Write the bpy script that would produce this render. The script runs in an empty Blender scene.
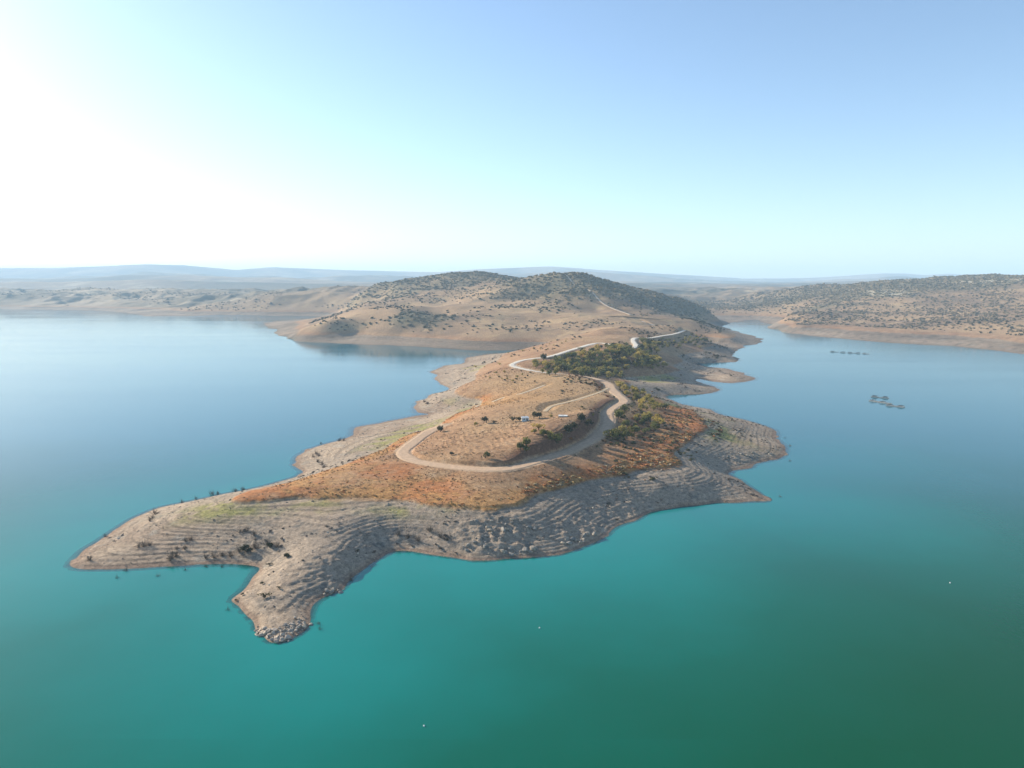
import bpy, math, random
import numpy as np
random.seed(7); RNG = np.random.default_rng(7)
R = math.radians
scene = bpy.context.scene
COL = scene.collection

# ------------------------------------------------------------------ camera, sky, sun, exposure
CAM_H, PITCH, FPX = 110.0, 7.94, 710.0
cam_d = bpy.data.cameras.new('camera'); cam = bpy.data.objects.new('camera', cam_d); COL.objects.link(cam)
cam.location = (0, 0, CAM_H); cam.rotation_euler = (R(90 - PITCH), 0, 0)
cam_d.sensor_width = 36; cam_d.lens = 36 * FPX / 1024; cam_d.clip_start = 1; cam_d.clip_end = 120000
scene.camera = cam
SUN_AZ, SUN_EL = -57.0, 21.0          # azimuth from +Y, negative = towards -X (left)
world = bpy.data.worlds.new('World'); scene.world = world; world.use_nodes = True
wn, wl = world.node_tree.nodes, world.node_tree.links
bg = wn['Background']; sky = wn.new('ShaderNodeTexSky'); sky.sky_type = 'NISHITA'; sky.sun_disc = False
sky.sun_elevation = R(SUN_EL); sky.sun_rotation = R(SUN_AZ); sky.altitude = 900
sky.air_density = 1.0; sky.dust_density = 0.8; sky.ozone_density = 1.9
wl.new(sky.outputs[0], bg.inputs[0]); bg.inputs[1].default_value = 0.103
sun_d = bpy.data.lights.new('sun', 'SUN'); sun_d.energy = 5.0; sun_d.angle = R(0.53); sun_d.color = (1.0, 0.90, 0.74)
sun = bpy.data.objects.new('sun', sun_d); COL.objects.link(sun)
sun.location = (-400, 400, 600); sun.rotation_euler = (R(90 - SUN_EL), 0, R(180 - SUN_AZ))
vs = scene.view_settings; vs.view_transform = 'Standard'; vs.look = 'None'; vs.gamma = 1; vs.exposure = 1.08; vs.use_curve_mapping = False
scene.cycles.use_denoising = True
scene.cycles.max_bounces = 8; scene.cycles.volume_bounces = 1; scene.cycles.transparent_max_bounces = 12

# ------------------------------------------------------------------ noise
def _hash(ix, iy, seed):
    h = (ix.astype(np.int64) * 374761393 + iy.astype(np.int64) * 668265263 + seed * 1442695041) & 0xFFFFFFFF
    h = ((h ^ (h >> 13)) * 1274126177) & 0xFFFFFFFF
    h = ((h ^ (h >> 16)) * 2246822519) & 0xFFFFFFFF
    return ((h ^ (h >> 15)) & 0xFFFFFF) / float(0xFFFFFF)
def vnoise(x, y, seed=0):
    x = np.asarray(x, float); y = np.asarray(y, float)
    ix = np.floor(x); iy = np.floor(y); fx = x - ix; fy = y - iy
    fx = fx * fx * fx * (fx * (fx * 6 - 15) + 10); fy = fy * fy * fy * (fy * (fy * 6 - 15) + 10)
    a = _hash(ix, iy, seed); b = _hash(ix + 1, iy, seed); c = _hash(ix, iy + 1, seed); d = _hash(ix + 1, iy + 1, seed)
    return (a + (b - a) * fx) * (1 - fy) + (c + (d - c) * fx) * fy
def fbm(x, y, seed=0, octv=4, gain=.5):
    s = 0; a = 1; t = 0
    for k in range(octv):
        ca, sa = math.cos(.7 * k), math.sin(.7 * k)
        s = s + a * (vnoise((x * ca - y * sa) * 2 ** k + 17.3 * k, (x * sa + y * ca) * 2 ** k - 9.1 * k, seed + k) * 2 - 1)
        t += a; a *= gain
    return s / t
def ridged(x, y, seed=0, octv=4):
    s = 0; a = 1; t = 0
    for k in range(octv):
        s = s + a * (1 - np.abs(vnoise(x * 2 ** k + 5.2 * k, y * 2 ** k + 3.7 * k, seed + k) * 2 - 1)); t += a; a *= .5
    return s / t
def sstep(a, b, x):
    t = np.clip((x - a) / (b - a), 0, 1); return t * t * (3 - 2 * t)

# ------------------------------------------------------------------ photo pixel -> place
CP, SP = math.cos(R(PITCH)), math.sin(R(PITCH))
def ray(px, py):
    xc = (np.asarray(px, float) - 512) / FPX; yc = (384 - np.asarray(py, float)) / FPX
    return xc, CP + yc * SP, -SP + yc * CP
def at_h(px, py, h):                       # where the ray meets height h
    dx, dy, dz = ray(px, py); t = (CAM_H - h) / -dz
    return dx * t, dy * t
def at_d(px, py, D):                       # at forward distance D
    dx, dy, dz = ray(px, py); t = D / dy
    return dx * t, D, CAM_H + dz * t
def to_px(x, y, z):
    zc = y * CP - (z - CAM_H) * SP; yc = y * SP + (z - CAM_H) * CP
    return 512 + FPX * x / zc, 384 - FPX * yc / zc

FSL = 11.0                                 # full supply level: everything below is bleached drawdown shore
SHORE = [(-500,306),(-200,307.5),(0,309),(70,310),(100,311),(128,313),(145,316.5),(185,316.5),(220,315),(260,315.5),(300,316),(330,317),
 (326,318.2),(300,319.5),(275,321),(261,323),(268,327),(276,330),(274,332.5),(285,337),(293,341),(310,342.5),(328,343),(366,345),(400,346),(433,347.5),(460,349.5),(484,350.5),(520,350),(545,350),
 (547,351.5),(520,353),(497,353.5),(487,354.5),(464,363),(442,366),(430,372),(437,376),(435,380),(450,389),(431,394),(414,402),(416,410),(430,414.5),
 (400,419),(375,424),(353,428),(353,436),(339,441),(322,445),(306,449),(297,456),(295,463),(303,472),(280,481.5),(259,487),(235,492),(212,496.6),(177,504),(154,510),(138,517),(118,528),(99,540),(80,553),(68,562),(74,568),(90,570),(109,570),(144,568),(180,566),(216,564),(240,564),(259,566),
 (250,580),(234,597),(234,604),(245,614),(255,625),(258,634),(266,640),(276,643.5),(290,640),(306,630),(308,616),(311,608),(316,602),(325,596),(334,593),(343,592),(341,585),(354,575),(369,565),(391,552),(397,551),(426,554),(456,558),(473,561),(500,559),(520,558),(540,557),(560,555),(588,545),(610,536),(618,526),(645,515),(676,508),(700,505),(719,502.5),(750,501.5),(774,501),(760,493),(745,483),(727,473),(738,470),(751,468),(770,460),(789,455),(785,448),(780,442),(776,435),(774,430),(760,424),(745,420),(716,413),(696,407),(678,402.5),(666,398),
 (668,395),(690,394.5),(704,394),(721,390),(712,386),(697,381.5),(696,379),(712,381.5),(729,383),(745,382),(756,378),(745,373),(729,369),(710,367),(697,365.5),(697,363),(720,362.5),(736,362),(739.5,359),(732,354),(736,351),(747,347.5),(756,344.5),(760,341),(756,337),(739,332),(726,328),(722,325.5),(728,323.5),(742,321.5),(746,320.2),(756,319.6),
 (762,321),(764,323),(768,327),(780,330.5),(797,334),(812,336),(850,339.5),(880,342),(900,343.5),(926,345),(950,346),(973,348.5),(1000,351),(1023,354),(1100,361),(1250,371),(1500,388)]
def lvl(h): return h * 11 / 14 if h <= 14 else h - 3.0     # survey guesses were taken for a 14 m drawdown
def shore_world():
    pts = np.array([at_h(px, py, 0) for px, py in SHORE])
    out = []
    rng = np.random.default_rng(3)
    for a, b in zip(pts[:-1], pts[1:]):
        seg = [a, b]
        L = np.hypot(*(b - a)); D = np.hypot(*(a + b)) / 2
        n = 0
        while L / 2 ** n > max(3.0, D * .012) and n < 4:
            new = []
            for p, q in zip(seg[:-1], seg[1:]):
                d = q - p; m = (p + q) / 2 + np.array([-d[1], d[0]]) * rng.normal(0, .075)
                new += [p, m]
            seg = new + [seg[-1]]; n += 1
        out += seg[:-1]
    out.append(pts[-1]); return np.array(out)
SHW = shore_world()
POLY = np.vstack([SHW, [[9000, SHW[-1, 1]], [9000, 60000], [-40000, 60000], [-40000, SHW[0, 1]]]])

def sdf(x, y, poly=POLY, nshore=len(SHW)):
    """signed distance to the shoreline, positive on land"""
    sh = x.shape; P = np.stack([x.ravel(), y.ravel()], 1); best = np.full(len(P), 1e18); inside = np.zeros(len(P), bool)
    n = len(poly)
    for i in range(n):
        a = poly[i]; b = poly[(i + 1) % n]
        if i < nshore - 1:
            d = b - a; t = np.clip(((P - a) @ d) / max(d @ d, 1e-9), 0, 1)
            best = np.minimum(best, (P[:, 0] - a[0] - t * d[0]) ** 2 + (P[:, 1] - a[1] - t * d[1]) ** 2)
        if a[1] != b[1]:
            c = (a[1] > P[:, 1]) != (b[1] > P[:, 1])
            inside ^= c & (P[:, 0] < (b[0] - a[0]) * (P[:, 1] - a[1]) / (b[1] - a[1]) + a[0])
    return (np.sqrt(best) * np.where(inside, 1, -1)).reshape(sh)

# height control: (px, py, height)
CTRL = [
 # spit and near headland
 (100,553,2.2),(120,545,3.5),(140,535,5),(160,524,7),(180,515,9),(215,506,12),(270,600,3.5),(262,590,3),(285,575,5),(300,560,7),(320,540,9.3),(340,520,11.6),(275,620,2.2),
 (330,575,3.6),(350,560,4.6),(215,540,5),(180,545,4),(250,540,5.5),(290,530,9),(250,515,11),
 # full supply contour
 (240,501,14),(290,498,14),(340,497,14),(390,499,14),(430,505,14),(470,509,14),(520,506,14),(539,494,14),(579,482,14),(608,477,14),(637,470,14),(682,464,14),(676,452,14),(690,440,14),(705,428,14),(705,418,14),(690,411,14),(660,404,14),(642,394,14),
 (250,493,14),(285,485,14),(319,474,14),(358,458,14),(389,445,14),(435,428,14),(455,416,14),(475,408,14),(478,399,14),(456,391,14),(478,372,14),(500,360,14),
 # upper ground
 (300,490,15.2),(350,485,15.7),(400,475,16.5),(450,480,16.5),(500,485,17),(560,475,17),(600,462,17.5),(640,450,17.5),
 (410,448,17),(430,463,18.5),(460,467,19.3),(500,468,20),(535,462,20.5),(570,450,20.8),(597,437,21.5),(608,425,22.5),(610,412,23.5),(622,400,24),(612,387,25),(590,377.5,26),(560,374,26),(535,371,26.5),(512,366,27),
 (500,457,22.5),(470,457,21.5),(530,447,25.6),(560,437,26.8),(585,424,27.8),(597,416,27.8),(500,440,25),(470,440,23.5),(445,440,20.5),(500,425,26.8),(540,420,28.4),(520,416,28.2),(570,414,28.4),(480,412,25),(455,424,22),(430,437,18.2),
 (520,395,25),(560,395,26.4),(598,402,25.8),(580,385,27),(540,380,27.5),(480,385,21),(500,375,25),(475,393,17),
 (640,420,18.5),(620,440,19),(640,402,19),(660,420,16),(655,435,16),(690,450,12.5),(730,440,8),(750,450,5),(720,430,10),(740,428,7),
 (700,490,6),(740,492,3),(660,490,8),
 (465,372,8),(450,374,5),(440,403,6),(460,403,9.5),(370,436,7),(330,458,6.5),(400,430,7.5),
 # gully, second ridge with the white road
 (520,360,30),(545,356.5,33),(565,352,35),(585,346,37),(597,342,38),(620,344,37),(636,340,37),(531,348,25),(556,342,33),(600,372,18),(625,378,14),(640,384,11.5),(650,380,10),(640,360,28),(655,362,22),(660,374,14),(690,374,8),(730,376,4),(700,388,4),(672,385,9),(690,369,7),(710,358,9),(735,357,3),(660,345,30),(690,352,15),(690,345,19),(686,331,30),(660,335,34),(725,338,14),(745,341,6),(700,338,22),(718,329,18),
 # full supply contour across the water
 (300,332,14),(350,334,14),(400,336,14),(433,338,14),(484,341,14),(530,341.5,14),(812,327.5,14),(850,330,14),(900,333,14),(950,335,14),(973,337,14),(1024,342,14),(1100,348,14),
]
CTRLD = [   # (px, py, distance) for ground seen near or above the horizon line
 (470,272,2600),(445,273.5,2600),(430,275.5,2570),(390,283,2500),(350,292,2450),(318,300,2420),(500,275,2550),(520,281,2450),(580,276,2000),(560,277,2000),(540,280,2000),(510,285,1990),(591,277,2000),(626,291,1960),(656,298,1960),(685,303,1980),(711,311,2020),(735,318.5,2050),(600,290,1850),(560,290,1800),(480,290,2100),(430,292,2150),(400,297,2050),
 (290,328,1480),(330,322,1480),(350,315,1570),(370,308,1690),(400,311,1560),(438,326,1400),(432,318,1560),(425,310,1750),(440,302,1950),(455,322,1420),(405,318,1460),(480,312,1550),(500,333,1304),(520,325,1400),(560,328,1330),(590,332,1150),(520,303,1750),(550,297,1870),(575,305,1680),(612,315,1480),(630,321,1370),(650,326,1310),(600,325,1330),(480,325,1380),(455,305,1700),(660,315,1520),(690,318,1520),(640,305,1750),
 (830,322,1750),(850,316,1850),(900,320,1700),(960,322,1560),(1000,318,1560),(900,308,2050),(960,305,2000),(1010,303,1950),(1080,320,1450),(790,326,1700),(780,318,1950),(850,303,2200),
 (724,303,3000),(783,294,2900),(841,287,2800),(888,282,2700),(929,281,2650),(979,279,2600),(1024,277,2550),(1100,276,2500),(745,309,2450),(800,303,2400),
]
CTRLG = [   # (px, distance, height)
 (-200,3600,30),(0,3400,25),(80,3400,30),(130,3300,42),(180,3200,40),(230,2950,46),(280,2800,55),(330,2800,70),(400,3500,75),(500,3500,80),(620,3300,80),(690,3000,50),(720,2700,25),
 (560,2500,95),(650,2300,50),(690,2250,25),(640,2700,60)] + [(p, d, 75) for p in range(-300, 1400, 170) for d in (4300, 5200)] + [(1300,1600,70),(1300,2500,110),(1500,2000,100)]
WATER = [(100,400),(200,350),(100,330),(300,400),(370,380),(900,450),(820,352),(1000,400),(850,400),(600,650),(200,700),(900,650),(30,500),(700,590),(420,640),(120,640),(830,500),(700,345),(200,440),(1100,500),(-100,600),(-100,420),(500,760),(900,760),(100,760),(780,350),(760,330),(1000,560)]
cx, cy, ch = [], [], []
for px, py, h in CTRL: h = lvl(h); x, y = at_h(px, py, h); cx.append(x); cy.append(y); ch.append(h)
for px, py, D in CTRLD: x, y, h = at_d(px, py, D); cx.append(x); cy.append(y); ch.append(h)
for px, D, h in CTRLG: cx.append((px - 512) / FPX * D); cy.append(D); ch.append(h)
for px, py in WATER: x, y = at_h(px, py, 0); cx.append(x); cy.append(y); ch.append(-18)
last = None
for p in SHW:
    D = np.hypot(*p)
    if last is None or np.hypot(*(p - last)) > D * .022: cx.append(p[0]); cy.append(p[1]); ch.append(0); last = p
CX, CY, CH = map(np.array, (cx, cy, ch))
S = 1000.0
def tps_fit():
    X, Y = CX / S, CY / S; n = len(X)
    r2 = (X[:, None] - X) ** 2 + (Y[:, None] - Y) ** 2
    K = .5 * r2 * np.log(r2 + 1e-12); K[np.diag_indices(n)] = 2e-7 * np.maximum(.05, (X * X + Y * Y))
    P = np.stack([np.ones(n), X, Y], 1)
    A = np.block([[K, P], [P.T, np.zeros((3, 3))]])
    return np.linalg.solve(A, np.concatenate([CH, np.zeros(3)]))
TW = tps_fit()
def tps(x, y):
    X, Y = x / S, y / S; out = TW[-3] + TW[-2] * X + TW[-1] * Y
    for i in range(len(CX)):
        r2 = (X - CX[i] / S) ** 2 + (Y - CY[i] / S) ** 2
        out = out + TW[i] * .5 * r2 * np.log(r2 + 1e-12)
    return out
class Grid:
    def __init__(s, x0, x1, y0, y1, c):
        s.x0, s.y0, s.c = x0, y0, c
        xs = np.arange(x0, x1 + c, c); ys = np.arange(y0, y1 + c, c); X, Y = np.meshgrid(xs, ys)
        s.nx, s.ny = len(xs), len(ys); s.sd = sdf(X, Y)
        h = tps(X, Y); d = s.sd
        lo = np.where(d > 0, np.minimum(.05 * d, 2.2 + .01 * d), -18.0); hi = np.where(d > 0, .75 * d + .2, np.maximum(-.10 * np.abs(d) - .02, -12))
        s.h = np.clip(h, np.minimum(lo, hi), hi)
    def inside(s, x, y): return (x > s.x0 + 2 * s.c) & (x < s.x0 + (s.nx - 3) * s.c) & (y > s.y0 + 2 * s.c) & (y < s.y0 + (s.ny - 3) * s.c)
    def get(s, A, x, y):
        u = np.clip((x - s.x0) / s.c, 1, s.nx - 3.001); v = np.clip((y - s.y0) / s.c, 1, s.ny - 3.001)
        i = np.floor(u).astype(int); j = np.floor(v).astype(int); fu = u - i; fv = v - j
        def w(f): return (-.5*f**3 + f*f - .5*f, 1.5*f**3 - 2.5*f*f + 1, -1.5*f**3 + 2*f*f + .5*f, .5*f**3 - .5*f*f)
        wu, wv = w(fu), w(fv); out = 0
        for a in range(4):
            r = 0
            for b in range(4): r = r + wu[b] * A[j - 1 + a, i - 1 + b]
            out = out + wv[a] * r
        return out
GN = Grid(-330, 560, 140, 1300, 3.6)
GF = Grid(-3700, 3700, 560, 5400, 15.0)

SKYL = np.array([(-400,268),(0,267.5),(60,267.5),(110,266),(150,264.5),(190,265.5),(240,269.5),(275,266.5),(330,268),(400,270),(440,271),(480,269),(515,268),(550,266.5),(580,268),(620,270.5),(660,273),(700,275),(740,277.5),(770,277.5),(800,277),(840,275),(880,272.5),(900,272.5),(920,274),(945,272.5),(980,275.5),(1024,278),(1400,278)])
def far_h(x, y):
    """distant ranges beyond the reservoir"""
    u = 512 + FPX * x / np.maximum(y, 1)
    base = 60 + 60 * fbm(x / 2600, y / 2600, 31, 5) + 60 * (ridged(x / 1100, y / 1100, 41, 5) - .3)
    out = base
    for D, W, k, seed in ((14500, 2300, 1.0, 51), (10300, 1500, .62, 52), (7600, 1000, .42, 53), (6000, 600, .24, 54)):
        c = D * (1 + .09 * fbm(x / 3000, x * 0 + seed, seed, 3))
        crest = CAM_H + (284 - np.interp(u, SKYL[:, 0], SKYL[:, 1])) / FPX * D
        crest = 100 + (crest - 100) * k * (1 + (.8 if k < 1 else 0.0) * fbm(x / 1500, y / 4000, seed + 7, 5))
        r = crest * np.exp(-((y - c) / W) ** 2) * (1 - .38 * (1 - ridged(x / 1300, y / 1300, seed + 3, 4)) * np.clip(np.abs(y - c) / W * 1.5, 0, 1))
        out = np.maximum(out, r) + 8 * np.exp(-np.abs(out - r) / 12)
    return out

# ---- roads (photo pixel, height guess is re-read from the ground)
def catmull(P, n=10):
    P = np.array(P, float); Q = np.vstack([2 * P[0] - P[1], P, 2 * P[-1] - P[-2]]); out = []
    for i in range(1, len(Q) - 2):
        for t in np.linspace(0, 1, n, endpoint=False):
            out.append(.5 * (2 * Q[i] + (Q[i+1] - Q[i-1]) * t + (2*Q[i-1] - 5*Q[i] + 4*Q[i+1] - Q[i+2]) * t*t + (3*Q[i] - Q[i-1] - 3*Q[i+1] + Q[i+2]) * t**3))
    return np.array(out + [Q[-2]])
def resample(P, step):
    d = np.concatenate([[0], np.cumsum(np.hypot(*np.diff(P[:, :2], axis=0).T))]); s = np.linspace(0, d[-1], max(3, int(d[-1] / step)))
    return np.stack([np.interp(s, d, P[:, k]) for k in range(P.shape[1])], 1)
ROADS_PX = {
 'dirt_road': (9.0, [(446,424,21.5),(428,432,18.8),(410,445,17.3),(403,453,17.2),(412,460,17.8),(432,464,18.6),(460,467.5,19.3),(490,469,20),(512,467.5,20.2),(535,462,20.5),(555,456,20.7),(575,448.5,21),(592,440,21.4),(604,430,22),(608,421,22.8),(608,413,23.5),(615,406,23.8),(624,401,24.2),(619,395,24.7),(612,389,25.2),(608,383.5,25.6),(598,379.5,25.9),(580,376.5,26),(560,374.5,26.2)]),
 'gravel_road': (6.5, [(560,374.5,26.2),(545,373,26.4),(528,370,26.6),(514,366.5,27),(513,363.5,28.5),(522,360.5,30),(535,358.5,31.5),(545,357,33),(556,354.5,34),(568,351,35.2),(580,347.5,36.3),(590,344.5,37.2),(600,343,37.8),(615,345,37.3),(630,346.5,36.8),(636,344,36.9),(633,340.5,37.2),(636,338,37),(650,337,35.6),(664,335,34),(678,333,32.2),(687,330.8,30),(682,328.5,30.5),(668,327.5,31),(652,326,32.5),(640,323.5,35.4),(630,321,38.6)]),
 'hill_track': (5.0, [(630,321,38.6),(622,318,42),(612,315,45),(600,311.5,50),(588,308,55),(572,303.5,63),(560,300,69.5),(551,297,76),(548,294,83)]),
 'field_track': (3.2, [(608,388,25.3),(596,392,27),(582,397,27.6),(566,402,28.2),(552,406,28.6),(545,410,29.5)]),
 'shore_track': (2.6, [(545,383,28.3),(520,390,27),(505,392.5,24.5),(490,398,21),(480,402,17),(475,406,15)]),
}
ROADS = {}
for k, (w, pts) in ROADS_PX.items():
    pts = [(a, b, lvl(c)) for a, b, c in pts]; P = catmull([(*at_h(px, py, h), h) for px, py, h in pts], 8)
    ROADS[k] = (w, resample(P, 3.0))
def base_h(x, y):
    far = y > 4000
    hn = GN.get(GN.h, x, y); hf = GF.get(GF.h, x, y)
    e = np.minimum(np.minimum(x - GN.x0, GN.x0 + (GN.nx - 1) * GN.c - x), np.minimum(y - GN.y0, GN.y0 + (GN.ny - 1) * GN.c - y))
    t = np.where(y < 700, sstep(0, 3, e), sstep(8, 60, e)); h = np.where((y < 600) & (e < 3), -15.0, hn)
    h = h * t + np.where(y < 600, -15.0, hf) * (1 - t); hn, t = h, 1.0; h = hn * t + hf * (1 - t)
    if np.any(far) or np.any(np.abs(x) > 3300):
        b = np.maximum(sstep(4000, 5100, y), sstep(3200, 3600, np.abs(x)) * (y > 1500))
        h = h * (1 - b) + far_h(x, y) * b
    return h
def land_sd(x, y):
    e = np.minimum(np.minimum(x - GN.x0, GN.x0 + (GN.nx - 1) * GN.c - x), np.minimum(y - GN.y0, GN.y0 + (GN.ny - 1) * GN.c - y))
    return np.where(e > 8, GN.get(GN.sd, x, y), GF.get(GF.sd, x, y))
# road profile: ease the guessed heights towards the natural ground
for k, (w, P) in ROADS.items():
    t = {'dirt_road': .35, 'gravel_road': .5}.get(k, 1.0); z = t * base_h(P[:, 0], P[:, 1]) + (1 - t) * P[:, 2]
    for _ in range(6): z[1:-1] = (z[:-2] + 2 * z[1:-1] + z[2:]) / 4
    P[:, 2] = z
ROADS['gravel_road'][1][0, 2] = ROADS['dirt_road'][1][-1, 2]
def road_dist(P, x, y, reach):
    best = np.full(x.shape, 1e9); z = np.zeros(x.shape)
    m = (x > P[:, 0].min() - reach) & (x < P[:, 0].max() + reach) & (y > P[:, 1].min() - reach) & (y < P[:, 1].max() + reach)
    if not m.any(): return best, z
    xs, ys = x[m], y[m]; b = np.full(xs.shape, 1e18); zz = np.zeros(xs.shape)
    for a, c in zip(P[:-1], P[1:]):
        d = c[:2] - a[:2]; t = np.clip(((xs - a[0]) * d[0] + (ys - a[1]) * d[1]) / max(d @ d, 1e-9), 0, 1)
        q = (xs - a[0] - t * d[0]) ** 2 + (ys - a[1] - t * d[1]) ** 2; n = q < b
        b = np.where(n, q, b); zz = np.where(n, a[2] + t * (c[2] - a[2]), zz)
    best[m] = np.sqrt(b); z[m] = zz
    return best, z

def height(x, y, detail=True):
    x = np.asarray(x, float); y = np.asarray(y, float)
    h = base_h(x, y); sd = land_sd(x, y); D = np.hypot(x, y)
    amp = sstep(0, 60, sd) * sstep(4200, 3200, y)
    hill = sstep(16, 60, h)
    h = h + amp * (1.1 * sstep(FSL - 6, FSL + 2, h) * fbm(x / 45, y / 45, 1, 4) * (1 - hill) + hill * (np.where(x > 520, 9, 21) * (ridged(x / 270, y / 200, 5, 5) - .66) + 5 * (ridged(x / 90, y / 90, 7, 4) - .55) + 2.0 * fbm(x / 40, y / 40, 6, 4)))
    h = h + sstep(2500, 3100, y) * sstep(0, 250, sd) * (y < 5200) * (55 * (ridged(x / 420, y / 380, 8, 6) - .64) + 22 * (ridged(x / 150, y / 150, 10, 5) - .64))
    h = np.where((sd > 0), np.maximum(h, np.minimum(.03 * sd, 1.2)), h)
    h = h + .7 * sstep(FSL - .1, FSL + .35, h + .3 * fbm(x / 9, y / 9, 9, 3)) * (sd > 0) * (y < 900)           # little bank at full supply level
    if detail:
        # rough broken rock of the steep front scarp
        scarp = sstep(.12, .28, h / np.maximum(sd, 6)) * (sd > 0) * (h < FSL + 1) * sstep(.4, 2.5, sd)
        ox, oy = at_h(497, 535, 4.7); crag = np.exp(-(((x - ox) / 17) ** 2 + ((y - oy) / 16) ** 2) ** 2)
        for qx, qy, qa, qr in ((345, 572, .5, 16), (590, 532, .6, 14), (620, 505, .35, 20), (755, 462, .7, 12)):
            ox, oy = at_h(qx, qy, 3); crag = np.maximum(crag, qa * np.exp(-(((x - ox) / qr) ** 2 + ((y - oy) / qr) ** 2) ** 2))
        h = h + (sd > 0) * (h < FSL) * sstep(.3, 3, h) * .1 * (ridged(x / 17, y / 17, 13, 3) - .6)
        h = h + scarp * ((.3 + 2.6 * crag) * (ridged(x / 9, y / 7, 11, 4) - .6) + (.14 + .5 * crag) * fbm(x / 2.6, y / 2.6, 12, 3))
        # wave-cut benches left by the falling water
        dd = (h > .1) & (h < FSL + .6)
        wob = .16 * fbm(x / 45, y / 45, 21, 3); st = .52 + .28 * vnoise(x / 110, y / 110, 22)
        t = (h + wob) / st; t = t + .55 * (vnoise(t * .9, x / 400, 24) - .5); f = t - np.floor(t)
        ft = np.where(f < .68, f * .15 / .68, .15 + (f - .68) * .85 / .32)
        hb = (np.floor(t) + ft) * st - wob
        k = sstep(.1, .8, h) * sstep(FSL + .6, FSL - .4, h) * (.55 + .45 * sstep(-.45, .3, fbm(x / 13, y / 13, 23, 4))) * (.6 + .4 * _hash(np.floor(t), np.floor(t) * 0, 5)) * sstep(1400, 700, D) * (1 - .62 * sstep(95, 125, x))
        h = np.where(dd, h + (hb - h) * k, h)
        h = h + .09 * fbm(x / 1.8, y / 1.8, 25, 3) * sstep(.1, .6, np.abs(h)) * (D < 1300)
        # furrows along the contour on the dry hilltop field
        fx, fy = at_h(490, 440, 22)
        fm = np.exp(-(((x - fx - 12) / 48) ** 2 + ((y - fy) / 42) ** 2) ** 2) * (h > 17)
        h = h + fm * .11 * np.sin(2 * math.pi * (h + .12 * fbm(x / 20, y / 20, 27, 2)) / .62)
    for k, (w, P) in ROADS.items():
        d, z = road_dist(P, x, y, 60)
        near = d < 60
        if not near.any(): continue
        e = np.maximum(d - w / 2 - .8, 0)
        up, dn = (1.3, .75) if k in ('dirt_road', 'gravel_road') else (.25, .25)
        c = np.clip(h, z - .03 - dn * e, z - .03 + up * e)
        h = np.where(near, c, h)
    return h

def on_ground(px, py, dmin=150, dmax=4200, n=420):
    """march the photo ray on to the ground"""
    px = np.atleast_1d(np.asarray(px, float)); py = np.atleast_1d(np.asarray(py, float))
    dx, dy, dz = ray(px, py); ts = np.geomspace(dmin, dmax, n)
    X = dx[:, None] * ts; Y = dy[:, None] * ts; Z = CAM_H + dz[:, None] * ts
    g = np.maximum(height(X, Y, False), 0); hit = Z < g; i = hit.argmax(1); i[~hit.any(1)] = n - 1
    i = np.maximum(i, 1); r = np.arange(len(px)); a = Z[r, i-1] - g[r, i-1]; b = g[r, i] - Z[r, i]
    t = ts[i-1] + (ts[i] - ts[i-1]) * np.clip(a / np.maximum(a + b, 1e-6), 0, 1)
    return dx * t, dy * t

# ------------------------------------------------------------------ mesh + material helpers
def np_mesh(name, V, F, smooth=True, colors=None, attrs=None):
    V = np.asarray(V, np.float32); F = np.asarray(F, np.int32); k = F.shape[1]
    m = bpy.data.meshes.new(name); m.vertices.add(len(V)); m.vertices.foreach_set('co', V.ravel())
    m.loops.add(F.size); m.loops.foreach_set('vertex_index', F.ravel())
    m.polygons.add(len(F)); m.polygons.foreach_set('loop_start', np.arange(0, F.size, k, dtype=np.int32))
    m.polygons.foreach_set('use_smooth', np.full(len(F), smooth))
    if colors is not None:
        a = m.attributes.new('Col', 'FLOAT_COLOR', 'POINT'); c = np.ones((len(V), 4), np.float32); c[:, :3] = colors; a.data.foreach_set('color', c.ravel())
    for n, v in (attrs or {}).items():
        a = m.attributes.new(n, 'FLOAT', 'POINT'); a.data.foreach_set('value', np.asarray(v, np.float32))
    m.update(calc_edges=True); m.validate(); return m
def add(name, mesh, mat=None, parent=None, loc=None, rotz=0, scale=1, **props):
    o = bpy.data.objects.new(name, mesh); COL.objects.link(o)
    if mat and mesh and not len(mesh.materials): mesh.materials.append(mat)
    if parent: o.parent = parent
    if loc is not None: o.location = loc
    o.rotation_euler[2] = rotz
    o.scale = (scale,) * 3 if np.isscalar(scale) else scale
    for k, v in props.items(): o[k] = v
    return o
def material(name, build):
    m = bpy.data.materials.new(name); m.use_nodes = True; n, l = m.node_tree.nodes, m.node_tree.links
    b = n['Principled BSDF']; build(n, l, b); return m
def nz(n, l, scale, detail=4, rough=.55, vec=None):
    t = n.new('ShaderNodeTexNoise'); t.inputs['Scale'].default_value = scale; t.inputs['Detail'].default_value = detail; t.inputs['Roughness'].default_value = rough
    if vec: l.new(vec, t.inputs['Vector'])
    return t
def ramp(n, l, src, stops):
    r = n.new('ShaderNodeValToRGB'); e = r.color_ramp.elements
    while len(e) < len(stops): e.new(.5)
    for el, (p, c) in zip(e, stops): el.position = p; el.color = (*c, 1) if len(c) == 3 else c
    l.new(src, r.inputs[0]); return r
def mulmix(n, l, a, b, fac=1.0):
    m = n.new('ShaderNodeMix'); m.data_type = 'RGBA'; m.blend_type = 'MULTIPLY'; m.inputs[0].default_value = fac
    l.new(a, m.inputs[6]); l.new(b, m.inputs[7]); return m.outputs[2]
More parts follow.
